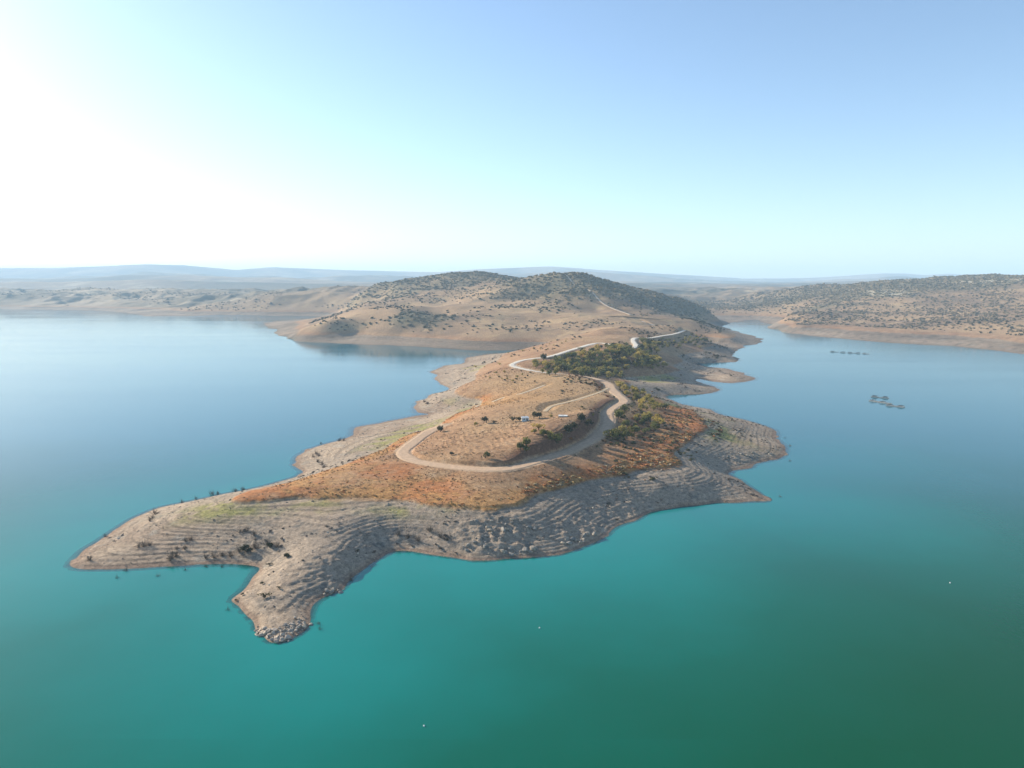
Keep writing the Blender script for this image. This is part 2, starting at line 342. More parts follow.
def attr_mat(name, scales=(.55, 2.6), lo=.62, hi=1.3, bump=.0, bscale=1.2, rough=.95, bdist=.4):
    def f(n, l, b):
        g = n.new('ShaderNodeNewGeometry'); at = n.new('ShaderNodeAttribute'); at.attribute_name = 'Col'; c = at.outputs['Color']
        for s in scales:
            t = nz(n, l, s, 5, .6, g.outputs['Position']); c = mulmix(n, l, c, ramp(n, l, t.outputs[0], [(.3, (lo,) * 3), (.72, (hi,) * 3)]).outputs[0])
        l.new(c, b.inputs['Base Color']); b.inputs['Roughness'].default_value = rough; b.inputs['Specular IOR Level'].default_value = .12
        if bump:
            t = nz(n, l, bscale, 6, .65, g.outputs['Position']); bp = n.new('ShaderNodeBump'); bp.inputs['Strength'].default_value = bump; bp.inputs['Distance'].default_value = bdist
            l.new(t.outputs[0], bp.inputs['Height']); l.new(bp.outputs[0], b.inputs['Normal'])
    return material(name, f)
def plain_mat(name, col, var=.25, scale=3.0, rough=.9, per_object=0.0, leaf=0.0):
    def f(n, l, b):
        g = n.new('ShaderNodeNewGeometry'); t = nz(n, l, scale, 4, .6, g.outputs['Position'])
        lo = tuple(c * (1 - var) for c in col); hi = tuple(min(1, c * (1 + var)) for c in col)
        c = ramp(n, l, t.outputs[0], [(.3, lo), (.7, hi)]).outputs[0]
        if per_object:
            oi = n.new('ShaderNodeObjectInfo'); c = mulmix(n, l, c, ramp(n, l, oi.outputs['Random'], [(0, (1 - per_object, 1 - per_object * .9, 1 - per_object * .8)), (.5, (1, 1, 1)), (1, (1 + per_object, 1 + per_object * .6, 1.0))]).outputs[0])
        l.new(c, b.inputs['Base Color']); b.inputs['Roughness'].default_value = rough; b.inputs['Specular IOR Level'].default_value = .2
        if leaf:
            t = n.new('ShaderNodeBsdfTranslucent'); l.new(c, t.inputs[0]); m = n.new('ShaderNodeMixShader'); m.inputs[0].default_value = leaf
            l.new(b.outputs[0], m.inputs[1]); l.new(t.outputs[0], m.inputs[2]); l.new(m.outputs[0], n['Material Output'].inputs['Surface'])
    return material(name, f)
M_GROUND = attr_mat('ground', (.5, 1.7), .64, 1.36, .8, 1.3)
M_FARG = attr_mat('far_ground', (.012, .06), .78, 1.22, .0)
M_FOLI = attr_mat('foliage', (.9,), .6, 1.35)

# ------------------------------------------------------------------ ground colour (albedo only)
def C(*c): return np.array(c, float)
def mixc(a, b, t): return a + (b - a) * t[:, None]
def blob(x, y, px, py, h, rx, ry, n=2):
    bx, by = at_h(px, py, lvl(h)); return np.exp(-(((x - bx) / rx) ** 2 + ((y - by) / ry) ** 2) ** n)
def albedo(x, y, h):
    sd = land_sd(x, y); D = np.hypot(x, y); n1 = fbm(x / 30, y / 30, 61, 5, .6); n2 = fbm(x / 7, y / 7, 62, 4, .6); n3 = fbm(x / 110, y / 110, 63, 4); n4 = fbm(x / 2.2, y / 2.2, 64, 3, .6)
    slope = h / np.maximum(sd, 5)
    hw = h + .5 * n1 + .25 * n2
    # dry grass uplands
    c = mixc(np.tile(C(.37, .215, .115), (len(x), 1)), C(.29, .155, .080), sstep(-.3, .4, n1 + .3 * n2))
    c = mixc(c, C(.42, .27, .145), sstep(.0, .5, n3 + .4 * n1) * .7)
    c = mixc(c, C(.19, .115, .065), sstep(.1, .55, n2 * .6 + .8 * n4) * .6)
    c = mixc(c, C(.46, .33, .21), sstep(.15, .6, -n2 * .5 - .8 * n4) * .45)
    # golden stubble field behind the hilltop
    g = np.maximum(blob(x, y, 560, 395, 28, 62, 85), blob(x, y, 545, 381, 28, 50, 70))
    c = mixc(c, C(.44, .275, .135), g * (.75 + .25 * n1))
    o2 = blob(x, y, 490, 403, 22, 45, 55); c = mixc(c, C(.36, .185, .065), np.clip(o2 * (.45 + .9 * n1), 0, 1))
    # rust-coloured dry weeds in the belt just above full supply level
    belt = sstep(FSL - .15, FSL + .25, hw - .2) * sstep(FSL + 5.0, FSL + 1.8, h + 2.6 * n1) * (D < 620)
    c = mixc(c, mixc(np.tile(C(.43, .150, .045), (len(x), 1)), C(.45, .235, .085), sstep(-.3, .3, n1 + .6 * n2)), belt * np.clip(.85 + .7 * n2 + .4 * n1, 0, 1))
    c = mixc(c, C(.17, .085, .04), belt * sstep(.25, .6, n2 + .6 * n4) * .6)
    # bleached drawdown zone
    low = sstep(FSL + .2, FSL - .3, hw + .2)
    s = mixc(np.tile(C(.38, .285, .20), (len(x), 1)), C(.30, .215, .15), sstep(-.3, .5, n1 + .4 * n2))
    hb = base_h(x, y); hb = hb + 1.1 * sstep(FSL - 6, FSL + 2, hb) * fbm(x / 45, y / 45, 1, 4) * sstep(0, 60, sd)
    tb = (hb + .16 * fbm(x / 45, y / 45, 21, 3)) / (.52 + .28 * vnoise(x / 110, y / 110, 22)); tb = tb + .55 * (vnoise(tb * .9, x / 400, 24) - .5); fb = tb - np.floor(tb)
    line = np.exp(-((fb - .80) / .11) ** 2) * np.clip(.85 + .4 * n2 + .6 * n1, 0, 1)                          # driftwood and dead weed along each strandline
    s = mixc(s, C(.13, .10, .075), line * .95 * (.5 + .5 * _hash(np.floor(tb), np.floor(tb) * 0, 5)))
    s = s * (1 + .42 * (_hash(np.floor(tb), np.floor(tb) * 0, 3) - .5))[:, None]
    s = mixc(s, C(.33, .26, .195), sstep(.17, .32, slope + .06 * n2) * .85)
    s = mixc(s, C(.46, .41, .33), sstep(.25, .6, n2 + .5 * n4 - .2 * slope) * .5)
    s = mixc(s, C(.15, .13, .11), sstep(.25, .6, n2 * .8 + n4 * .7) * sstep(.12, .3, slope) * .85)
    # yellow-green regrowth on the upper benches of the gentle shores
    gr = sstep(FSL - 5.5, FSL - 2.8, h + 2.2 * n1) * sstep(FSL + .2, FSL - .5, h + .8 * n1) * sstep(.27, .17, slope) * (D < 900)
    gr = gr + blob(x, y, 405, 509, 12.6, 20, 5, 1) * .75 + blob(x, y, 225, 505, 11.5, 22, 9, 1) * .7 + blob(x, y, 235, 514, 10.5, 22, 4, 1) * .6 + blob(x, y, 720, 437, 9, 30, 26, 1) * .35
    s = mixc(s, C(.30, .275, .085), np.clip(gr * (.45 + 1.3 * n1 + 1.2 * n2), 0, .85))
    s = mixc(s, C(.27, .18, .125), sstep(.9, .3, h + .3 * n2) * .75)                 # damp rim and mud under water
    s = mixc(s, C(.24, .26, .19), sstep(-.1, -.8, h))
    s = s * (1 - sstep(900, 1300, D) * (.3 - .35 * n3 - .2 * n1))[:, None]
    c = mixc(c, s, low)
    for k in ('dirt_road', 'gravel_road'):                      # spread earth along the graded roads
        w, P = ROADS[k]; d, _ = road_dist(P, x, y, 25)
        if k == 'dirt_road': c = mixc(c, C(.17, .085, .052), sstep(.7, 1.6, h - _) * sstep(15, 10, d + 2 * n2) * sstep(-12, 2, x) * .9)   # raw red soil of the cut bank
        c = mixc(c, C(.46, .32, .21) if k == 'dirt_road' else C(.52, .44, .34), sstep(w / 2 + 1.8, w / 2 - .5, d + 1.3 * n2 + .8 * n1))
    return np.clip(c * .9, .02, .8)
def albedo_hill(x, y, h):
    """broader hills across the water"""
    c = albedo(x, y, h); n = fbm(x / 160, y / 160, 71, 5, .6); n2 = fbm(x / 40, y / 40, 72, 4, .6)
    up = sstep(FSL + 1, FSL + 8, h)
    hl = mixc(np.tile(C(.34, .22, .125), (len(x), 1)), C(.22, .145, .09), sstep(-.2, .4, n + .4 * n2))
    hl = mixc(hl, C(.43, .29, .155), sstep(.1, .4, n2 - .4 * n) * .7)
    w = wood(x, y, h); hl = mixc(hl, C(.13, .12, .075), w * .75)
    for px, D, rx, ry in ((882, 2350, 60, 110), (985, 2450, 160, 70), (740, 2650, 60, 80)):
        bx = (px - 512) / FPX * D; hl = mixc(hl, C(.50, .42, .30), np.exp(-(((x - bx) / rx) ** 2 + ((y - D) / ry) ** 2) ** 2) * .85)
    k = up * sstep(1000, 1250, y + 250 * (x > 350)); c = mixc(c, hl, k)
    f = sstep(2600, 3200, y) * up
    return mixc(c, far_albedo(x, y, h), f) if f.any() else c
def wood(x, y, h):
    """how wooded the hills are: dark hill crests and gullies"""
    n = fbm(x / 240, y / 240, 81, 4); n2 = fbm(x / 70, y / 70, 82, 3)
    pk = np.maximum(np.exp(-(((x - 190) / 300) ** 2 + ((y - 2010) / 330) ** 2)), np.exp(-(((x + 150) / 420) ** 2 + ((y - 2550) / 360) ** 2)))
    pk = np.maximum(pk, np.exp(-(((x - 420) / 220) ** 2 + ((y - 1900) / 260) ** 2)))
    pk = np.maximum(pk, .9 * np.exp(-(((x + 190) / 60) ** 2 + ((y - 1480) / 190) ** 2)))
    rt = (x > 560) * sstep(1800, 2700, y) * .8
    return np.clip(sstep(.25, .75, np.maximum(pk, rt) + .38 * n + .25 * n2) * sstep(18, 40, h), 0, 1)

def far_albedo(x, y, h):
    n = fbm(x / 900, y / 900, 91, 5, .6); n2 = fbm(x / 200, y / 140, 92, 5, .65)
    c = mixc(np.tile(C(.24, .17, .11), (len(x), 1)), C(.085, .075, .055), sstep(-.2, .2, n + .4 * n2))
    c = mixc(c, C(.42, .33, .22), sstep(.3, .5, n2 - .4 * n) * .8)
    lf = .5 * sstep(400, -1500, x) * sstep(7000, 4500, y) * sstep(130, 80, h); c = mixc(c, C(.46, .36, .23), lf * .6)
    return c

# ------------------------------------------------------------------ terrain sheets
def sheet(name, x0, x1, y0, y1, c, keep, mat, colf, detail=True, drop=None):
    xs = np.arange(x0, x1 + c * .5, c); ys = np.arange(y0, y1 + c * .5, c); X, Y = np.meshgrid(xs, ys)
    x, y = X.ravel(), Y.ravel(); nx, ny = len(xs), len(ys)
    h = np.empty(len(x))
    for a in range(0, len(x), 400000):
        xa, ya = x[a:a+400000], y[a:a+400000]; hb = base_h(xa, ya); m = keep(xa, ya, hb + 5); hb[m] = height(xa[m], ya[m], detail); h[a:a+400000] = hb
    k = keep(x, y, h).reshape(ny, nx)
    q = k[:-1, :-1] | k[1:, :-1] | k[:-1, 1:] | k[1:, 1:]
    j, i = np.nonzero(q); F = np.stack([j*nx+i, j*nx+i+1, (j+1)*nx+i+1, (j+1)*nx+i], 1)
    used, inv = np.unique(F, return_inverse=True); F = inv.reshape(-1, 4)
    x, y, h = x[used], y[used], h[used]
    col = colf(x, y, h)
    if drop is not None: h = h - drop(x, y)
    return add(name, np_mesh(name, np.stack([x, y, h], 1), F, True, col), mat, kind='structure')
inview = lambda x, y, m=60: (np.abs(x) < .80 * y + m)
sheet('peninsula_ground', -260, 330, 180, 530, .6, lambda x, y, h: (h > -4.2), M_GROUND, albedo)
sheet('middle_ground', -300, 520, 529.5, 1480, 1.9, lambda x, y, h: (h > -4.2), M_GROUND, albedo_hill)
inB = lambda x, y, m: (x > -300 + m) & (x < 520 - m) & (y < 1480 - m)
sheet('hills', -3400, 3400, 700, 4600, 9.0, lambda x, y, h: (h > -4) & inview(x, y, 250) & ~inB(x, y, 14), M_GROUND, albedo_hill, True, lambda x, y: np.where(inB(x, y, 1), .8, 0))
sheet('far_hills', -19000, 19000, 4540, 21000, 75.0, lambda x, y, h: inview(x, y, 900), M_FARG, far_albedo, False, lambda x, y: np.where(y < 4600, 3.0, 0))

# ------------------------------------------------------------------ water
def water():
    def patch(xs, ys):
        X, Y = np.meshgrid(xs, ys); nx, ny = len(xs), len(ys); j, i = np.meshgrid(np.arange(ny-1), np.arange(nx-1), indexing='ij'); j, i = j.ravel(), i.ravel()
        return np.stack([X.ravel(), Y.ravel()], 1), np.stack([j*nx+i, j*nx+i+1, (j+1)*nx+i+1, (j+1)*nx+i], 1)
    x0, x1, y0, y1 = -300, 480, 160, 1240
    parts = [patch(np.arange(x0, x1 + 1, 4.0), np.arange(y0, y1 + 1, 4.0))]
    for a, b, c, d, s in ((-6000, 6000, -1500, y0, 60), (-6000, x0, y0, y1, 30), (x1, 6000, y0, y1, 30), (-6000, 6000, y1, 4600, 60)):
        parts.append(patch(np.linspace(a, b, int((b - a) / s) + 1), np.linspace(c, d, int((d - c) / s) + 1)))
    V, F, n = [], [], 0
    for v, f in parts: V.append(v); F.append(f + n); n += len(v)
    V = np.vstack(V); F = np.vstack(F); x, y = V.T
    near = (x >= x0) & (x <= x1) & (y >= y0) & (y <= y1)
    dep = np.full(len(x), 20.0); dep[near] = np.maximum(-height(x[near], y[near], False), 0)
    sd = np.full(len(x), -900.0); sd[near] = GN.get(GN.sd, x[near], y[near])
    out = ~near & (y > 700) & (y < 5200) & (np.abs(x) < 3600); sd[out] = GF.get(GF.sd, x[out], y[out])
    oth = ~near & ~out & (y < 800) & (np.abs(x) < 1600); sd[oth] = sdf(x[oth], y[oth])
    return np_mesh('reservoir_water', np.stack([x, y, x * 0], 1), F, True, None, {'depth': dep, 'off': np.clip(-sd, 0, 900)})
def water_mat():
    m = bpy.data.materials.new('water'); m.use_nodes = True; n, l = m.node_tree.nodes, m.node_tree.links
    n.remove(n['Principled BSDF']); out = n['Material Output']
    g = n.new('ShaderNodeNewGeometry')
    mp = n.new('ShaderNodeMapping'); mp.inputs['Scale'].default_value = (1, .55, 1); mp.inputs['Rotation'].default_value = (0, 0, .5); l.new(g.outputs['Position'], mp.inputs[0])
    t = nz(n, l, .7, 4, .6, mp.outputs[0]); bp = n.new('ShaderNodeBump'); bp.inputs['Strength'].default_value = .13; bp.inputs['Distance'].default_value = .3; l.new(t.outputs[0], bp.inputs['Height'])
    off = n.new('ShaderNodeAttribute'); off.attribute_name = 'off'; dp = n.new('ShaderNodeAttribute'); dp.attribute_name = 'depth'
    # turbid shallows -> clear deep water
    big = nz(n, l, .012, 4, .55, g.outputs['Position'])
    ad = n.new('ShaderNodeMath'); ad.operation = 'MULTIPLY_ADD'; ad.inputs[1].default_value = 70; ad.inputs[2].default_value = -35; l.new(big.outputs[0], ad.inputs[0])
    su = n.new('ShaderNodeMath'); su.operation = 'ADD'; l.new(off.outputs['Fac'], su.inputs[0]); l.new(ad.outputs[0], su.inputs[1])
    dv = n.new('ShaderNodeMath'); dv.operation = 'DIVIDE'; dv.inputs[1].default_value = 230; l.new(su.outputs[0], dv.inputs[0])
    colr = ramp(n, l, dv.outputs[0], [(0, (.003, .205, .180)), (.16, (.0015, .165, .136)), (.38, (.0006, .105, .066)), (.62, (.0003, .070, .026)), (1, (.0002, .056, .012))])
    sp = n.new('ShaderNodeSeparateXYZ'); l.new(g.outputs['Position'], sp.inputs[0])                 # green bay in front; bluer, paler lake beyond has sky reflection put into its colour
    wy = n.new('ShaderNodeMath'); wy.operation = 'MULTIPLY_ADD'; wy.inputs[1].default_value = 160; l.new(big.outputs[0], wy.inputs[0]); l.new(sp.outputs['Y'], wy.inputs[2])
    mr = n.new('ShaderNodeMapRange'); mr.interpolation_type = 'SMOOTHSTEP'; mr.inputs['From Min'].default_value = 300; mr.inputs['From Max'].default_value = 640; l.new(wy.outputs[0], mr.inputs['Value'])
    bl = n.new('ShaderNodeMix'); bl.data_type = 'RGBA'; l.new(mr.outputs[0], bl.inputs[0]); l.new(colr.outputs[0], bl.inputs[6]); bl.inputs[7].default_value = (.022, .135, .175, 1)
    dif = n.new('ShaderNodeBsdfDiffuse'); l.new(bl.outputs[2], dif.inputs['Color'])
    tr = n.new('ShaderNodeBsdfTransparent'); tr.inputs[0].default_value = (.86, .95, .92, 1)
    opq = ramp(n, l, dp.outputs['Fac'], [(0, (.06,) * 3), (1, (1,) * 3)])
    d4 = n.new('ShaderNodeMath'); d4.operation = 'DIVIDE'; d4.inputs[1].default_value = .8; l.new(dp.outputs['Fac'], d4.inputs[0]); l.new(d4.outputs[0], opq.inputs[0])
    body = n.new('ShaderNodeMixShader'); l.new(opq.outputs[0], body.inputs[0]); l.new(tr.outputs[0], body.inputs[1]); l.new(dif.outputs[0], body.inputs[2])
    gl = n.new('ShaderNodeBsdfGlossy'); l.new(bp.outputs[0], gl.inputs['Normal'])
    mw = n.new('ShaderNodeMapping'); mw.inputs['Scale'].default_value = (.0016, .011, 1); mw.inputs['Rotation'].default_value = (0, 0, -.12); l.new(g.outputs['Position'], mw.inputs[0]); wind = nz(n, l, 1.0, 4, .55, mw.outputs[0]); rr = ramp(n, l, wind.outputs[0], [(.38, (.055,) * 3), (.64, (.14,) * 3)]); l.new(rr.outputs[0], gl.inputs['Roughness'])
    fr = n.new('ShaderNodeFresnel'); fr.inputs[0].default_value = 1.33; l.new(bp.outputs[0], fr.inputs['Normal'])
    mx = n.new('ShaderNodeMixShader'); l.new(fr.outputs[0], mx.inputs[0]); l.new(body.outputs[0], mx.inputs[1]); l.new(gl.outputs[0], mx.inputs[2])
    l.new(mx.outputs[0], out.inputs['Surface']); return m
add('reservoir_water', water(), water_mat(), kind='structure')

# ------------------------------------------------------------------ roads
M_DIRT = attr_mat('dirt_track', (.5, 3.0), .82, 1.16, .3, 2.0)
def ribbon(name, w, P, col, edge):
    P = resample(P, 2.0); T = np.gradient(P[:, :2], axis=0); T /= np.linalg.norm(T, axis=1)[:, None]; N = np.stack([-T[:, 1], T[:, 0]], 1)
    offs = np.array([-1, -.93, -.55, -.38, 0, .38, .55, .93, 1.0]); crown = np.array([-.25, .03, .06, .03, .09, .03, .06, .03, -.25]); V, cl = [], []
    rut = np.array([0, .3, 0, 1, .1, 1, 0, .3, 0])
    for i in range(len(P)):
        ww = w / 2 * (1 + .22 * float(fbm(np.array([P[i, 0] / 11]), np.array([P[i, 1] / 11]), 95, 3)[0]))
        for o, z, r in zip(offs, crown, rut):
            x, y = P[i, :2] + N[i] * o * ww; V.append((x, y, P[i, 2] + z + .02 + (1.1 if P[i, 1] > 1470 else 0))); cl.append(col + (edge - col) * (1 if abs(o) > .9 else .35 * (1 - r)))
    k = len(offs); F = [(i*k+j, i*k+j+1, (i+1)*k+j+1, (i+1)*k+j) for i in range(len(P) - 1) for j in range(k - 1)]
    add(name, np_mesh(name, V, F, True, np.array(cl)), M_DIRT, kind='structure')
ribbon('dirt_road', *ROADS['dirt_road'], C(.48, .335, .225), C(.45, .31, .20))
ribbon('gravel_road', *ROADS['gravel_road'], C(.62, .57, .50), C(.54, .46, .36))
ribbon('hill_track', *ROADS['hill_track'], C(.56, .46, .35), C(.46, .33, .22))
ribbon('field_track', *ROADS['field_track'], C(.48, .385, .26), C(.44, .31, .18))
ribbon('shore_track', *ROADS['shore_track'], C(.52, .43, .32), C(.44, .31, .18))

# ------------------------------------------------------------------ plants
def ico(sub=1, jit=.18, seed=0):
    t = (1 + 5 ** .5) / 2
    V = [(-1,t,0),(1,t,0),(-1,-t,0),(1,-t,0),(0,-1,t),(0,1,t),(0,-1,-t),(0,1,-t),(t,0,-1),(t,0,1),(-t,0,-1),(-t,0,1)]
    F = [(0,11,5),(0,5,1),(0,1,7),(0,7,10),(0,10,11),(1,5,9),(5,11,4),(11,10,2),(10,7,6),(7,1,8),(3,9,4),(3,4,2),(3,2,6),(3,6,8),(3,8,9),(4,9,5),(2,4,11),(6,2,10),(8,6,7),(9,8,1)]
    V = [np.array(v) / np.linalg.norm(v) for v in V]
    for _ in range(sub):
        mid = {}; G = []
        def m(a, b):
            k = (min(a, b), max(a, b))
            if k not in mid: v = V[a] + V[b]; V.append(v / np.linalg.norm(v)); mid[k] = len(V) - 1
            return mid[k]
        for a, b, c in F: ab, bc, ca = m(a, b), m(b, c), m(c, a); G += [(a, ab, ca), (b, bc, ab), (c, ca, bc), (ab, bc, ca)]
        F = G
    V = np.array(V); r = np.random.default_rng(seed); V = V * (1 + jit * r.normal(size=(len(V), 1))); return V, np.array(F)
def leafy(n, lobes, size, seed, flat=.85):
    """crown of loose leaf sprays: many small faces spread through a few lobes"""
    r = np.random.default_rng(seed); V, F = [], []
    L = [(r.normal(0, .36, 3) * np.array([1, 1, .55]), r.uniform(.42, .68)) for _ in range(lobes)]
    for i in range(n):
        c, rad = L[i % lobes]; d = r.normal(size=3); d /= np.linalg.norm(d); p = c + d * rad * r.uniform(.45, 1.05) ** .6 * np.array([1, 1, flat])
        a = r.normal(size=3); a /= np.linalg.norm(a); b = np.cross(a, d + .6 * r.normal(size=3)); b /= max(1e-6, np.linalg.norm(b))
        s = size * r.uniform(.6, 1.4); k = len(V); V += [p - a * s, p + b * s * .8, p + a * s, p - b * s * .7]; F.append((k, k+1, k+2, k+3))
    V = np.array(V); V[:, 2] -= V[:, 2].min(); return V, np.array(F)
def trunk_mesh(h, r, seed, limbs=5):
    g = np.random.default_rng(seed); V, F = [], []
    def tube(a, b, ra, rb, n=6):
        a, b = np.array(a, float), np.array(b, float); d = (b - a) / np.linalg.norm(b - a); u = np.cross(d, (0.3, .9, .1)); u /= np.linalg.norm(u); v = np.cross(d, u); k = len(V)
        for c, q in ((a, ra), (b, rb)):
            for i in range(n): t = 2 * math.pi * i / n; V.append(c + q * (u * math.cos(t) + v * math.sin(t)))
        for i in range(n): F.append((k+i, k+(i+1) % n, k+n+(i+1) % n, k+n+i))
    m = (g.normal(0, .05) * h, g.normal(0, .05) * h, h * .55); tube((0, 0, -.4), m, r, r * .7)
    for i in range(limbs):
        a = 2 * math.pi * i / limbs + g.uniform(-.4, .4); tube(m, (m[0] + math.cos(a) * h * .33, m[1] + math.sin(a) * h * .33, h * g.uniform(.8, 1.15)), r * .55, r * .2, 5)
    return np.array(V), np.array(F)
def twig_mesh(seed, n=34, th=.02):
    """leafless shrub, unit size"""
    g = np.random.default_rng(seed); V, F = [], []
    def spike(a, b, ra, rb):
        d = b - a; d = d / np.linalg.norm(d); u = np.cross(d, (.31, .2, .93)); u /= np.linalg.norm(u); v = np.cross(d, u); k = len(V)
        for c, q in ((a, ra), (b, rb)):
            for i in range(3): t = 2.094 * i; V.append(c + q * (u * math.cos(t) + v * math.sin(t)))
        for i in range(3): F.append((k+i, k+(i+1) % 3, k+3+(i+1) % 3, k+3+i))
    for i in range(n):
        az = g.uniform(0, 6.283); el = g.uniform(.35, 1.4); L = g.uniform(.45, 1.0); d = np.array([math.cos(az) * math.cos(el), math.sin(az) * math.cos(el), math.sin(el)])
        a = np.array([g.normal(0, .06), g.normal(0, .06), -.1]); b = a + d * L; spike(a, b, th, th * .45)
        for _ in range(3):
            p = a + (b - a) * g.uniform(.35, .9); spike(p, p + (d + g.normal(0, .55, 3)) * L * .38, th * .55, th * .25)
    return np.array(V), np.array(F)

BARK = plain_mat('bark', (.10, .075, .055), .3, 4)
M_TREE = plain_mat('evergreen_foliage', (.135, .135, .042), .4, 1.3, .85, .25, .4)
M_OLIVE = plain_mat('autumn_oak_foliage', (.33, .265, .075), .4, 1.1, .85, .3, .4)
M_DARKS = plain_mat('dark_shrub_foliage', (.065, .062, .03), .4, 1.5, .85, .3, .3)
M_TWIG = plain_mat('bare_twigs', (.105, .080, .062), .3, 4, .9, .25)
CROWN = [np_mesh('crown', *leafy(230, 6, .16, s), smooth=False) for s in range(5)]
def crown_set(mat):
    out = []
    for c in CROWN:
        d = c.copy(); d.materials.append(mat); out.append(d)
    return out
CR = {k: crown_set(m) for k, m in (('tree', M_TREE), ('olive', M_OLIVE), ('dark', M_DARKS))}
TRUNK = [np_mesh('trunk', *trunk_mesh(1.0, .06, s)) for s in range(3)]
for t in TRUNK: t.materials.append(BARK)
TWIG = [np_mesh('twigs', *twig_mesh(s), smooth=False) for s in range(5)]
for t in TWIG: t.materials.append(M_TWIG)
def tree(name, x, y, size, kind, label, group, cat='tree', tall=1.0, z=None):
    z = float(height(np.array([x]), np.array([y]))[0]) if z is None else z
    e = add(name, None, loc=(x, y, z), rotz=random.uniform(0, 6.28), label=label, category=cat)
    if group: e['group'] = group
    i = random.randrange(5); w = size * random.uniform(.9, 1.1) * .5
    add('trunk', TRUNK[i % 3], parent=e, scale=(size, size, size * .55 * tall))
    add('crown', CR[kind][i], parent=e, loc=(0, 0, size * .14 * tall), scale=(w, w, w * .92 * tall))
    return e
def bare(name, x, y, size, label, group, z=None):
    z = float(height(np.array([x]), np.array([y]))[0]) if z is None else z
    s = size * random.uniform(.9, 1.1)
    o = add(name, TWIG[random.randrange(5)], loc=(x, y, z), rotz=random.uniform(0, 6.28), scale=(s * .75, s * .75, s), label=label, category='shrub')
    if group: o['group'] = group
    return o
def px_trees(lst, **k):
    P = np.array([(a, b) for a, b, *_ in lst], float); return on_ground(P[:, 0], P[:, 1])

# trees on the hilltop, each told apart
HT = [(440.5,432,4.5,'dark','lone round dark tree at the left edge of the hilltop field'),
 (486.5,423,4.6,'dark','dark bushy tree with low companions on the far rim of the hilltop field'),
 (475,426,2.6,'olive','low olive bush just left of the bushy tree on the far rim'),
 (494,423.5,2.2,'dark','tiny dark bush just right of the bushy tree on the far rim'),
 (513,421.5,3.4,'dark','small dark tree a little left of the white hut'),
 (519.5,421,2.6,'dark','narrow dark tree touching the left wall of the white hut'),
 (534,418.5,4.6,'dark','rounded dark tree, left one of the pair right of the hut'),
 (539.5,418,4.4,'dark','rounded dark tree, right one of the pair right of the hut'),
 (451.5,455,2.4,'dark','small dark bush low on the hill above the road bend, left one of two'),
 (485.5,458,3.6,'tree','round green bush low on the hill above the road, right one of two'),
 (520,450,5.0,'tree','green tree at the left end of the clump above the shaded road bank'),
 (526.5,446.5,5.6,'tree','tallest green tree of the left clump above the shaded road bank'),
 (525,452,3.6,'tree','low green tree at the brink of the shaded bank, in the left clump'),
 (538.5,430,4.0,'olive','brownish tree at the upper left end of the slanting tree row'),
 (534.5,433.5,3.2,'olive','small brownish bush below the upper end of the slanting tree row'),
 (543,436,5.2,'tree','dark green tree second along the slanting tree row'),
 (550,439,5.0,'olive','yellowish green tree in the middle of the slanting tree row'),
 (556.5,443,5.0,'tree','green tree at the lower right end of the slanting tree row'),
 (568,433,5.6,'dark','broad dark tree at the left of the clump near the road bend'),
 (575,431,5.6,'dark','dark tree in the middle of the clump near the road bend'),
 (581,422,5.4,'dark','tall dark tree behind the clump near the road bend'),
 (588,426,4.6,'dark','dark tree at the right of the clump near the road bend'),
 (593.5,416,2.2,'olive','tiny reddish bush beside the road bend on the hilltop'),
 (551,417.5,1.8,'olive','tiny bush between the paired trees and the white slab')]
X, Y = px_trees(HT)
for (px, py, s, kd, lb), x, y in zip(HT, X, Y): tree('hilltop_tree' if s > 3.5 else 'hilltop_bush', x, y, s * 1.25, kd, lb, 'trees and bushes on the hilltop', 'tree' if s > 3.5 else 'bush')

# oaks on the slope right of the road
def scatter_px(polys, n, minsep, seed, hmin=0):
    r = np.random.default_rng(seed); px, py = [], []
    while len(px) < n * 6:
        (ax, ay, bx, by, w) = polys[r.integers(len(polys))]; t = r.random(); px.append(ax + (bx - ax) * t + r.normal(0, w * 1.3)); py.append(ay + (by - ay) * t + r.normal(0, w * .55))
    X, Y = on_ground(px, py); H = height(X, Y, False); out = []
    bad = np.zeros(len(X), bool)
    for kk, (w, P) in ROADS.items(): bad |= road_dist(P, X, Y, 30)[0] < w / 2 + (6.5 if kk == 'gravel_road' else 2.4)
    for x, y, h, no in zip(X, Y, H, bad):
        if no or h < hmin or len(out) >= n: continue
        if any((x - a) ** 2 + (y - b) ** 2 < minsep ** 2 for a, b in out): continue
        out.append((x, y))
    return out
for x, y in scatter_px([(616,437,640,422,7), (630,432,655,420,6), (622,388,655,408,4), (640,395,650,412,6), (612,428,626,414,3)], 50, 5.2, 5, 11):
    kd = random.choice(['olive', 'olive', 'tree']); tree('slope_oak', x, y, random.uniform(4.2, 8.5), kd, {'olive': 'yellowish', 'tree': 'green'}[kd] + ' oak on the slope right of the dirt road', 'oaks on the slope below the dirt road')
for x, y in scatter_px([(540,368,610,372,5), (560,362,640,352,6), (575,368,650,358,7), (590,356,650,346,5), (640,362,652,366,4), (560,370,620,376,3)], 235, 5.2, 6, 9):
    kd = random.choice(['olive', 'olive', 'tree', 'tree', 'dark']); tree('gully_oak', x, y, random.uniform(6, 10.5), kd, {'olive': 'yellowish olive', 'tree': 'green', 'dark': 'dark'}[kd] + ' oak in the wooded gully below the white road', 'oaks in the wooded gully')
for x, y in scatter_px([(670,344,702,340,5), (655,346,690,343,3), (690,338,705,344,4)], 70, 5, 8, 9):
    tree('point_oak', x, y, random.uniform(4.5, 7), random.choice(['olive', 'tree', 'dark']), 'dull green oak on the point below the white road corner', 'oaks on the point below the road corner')
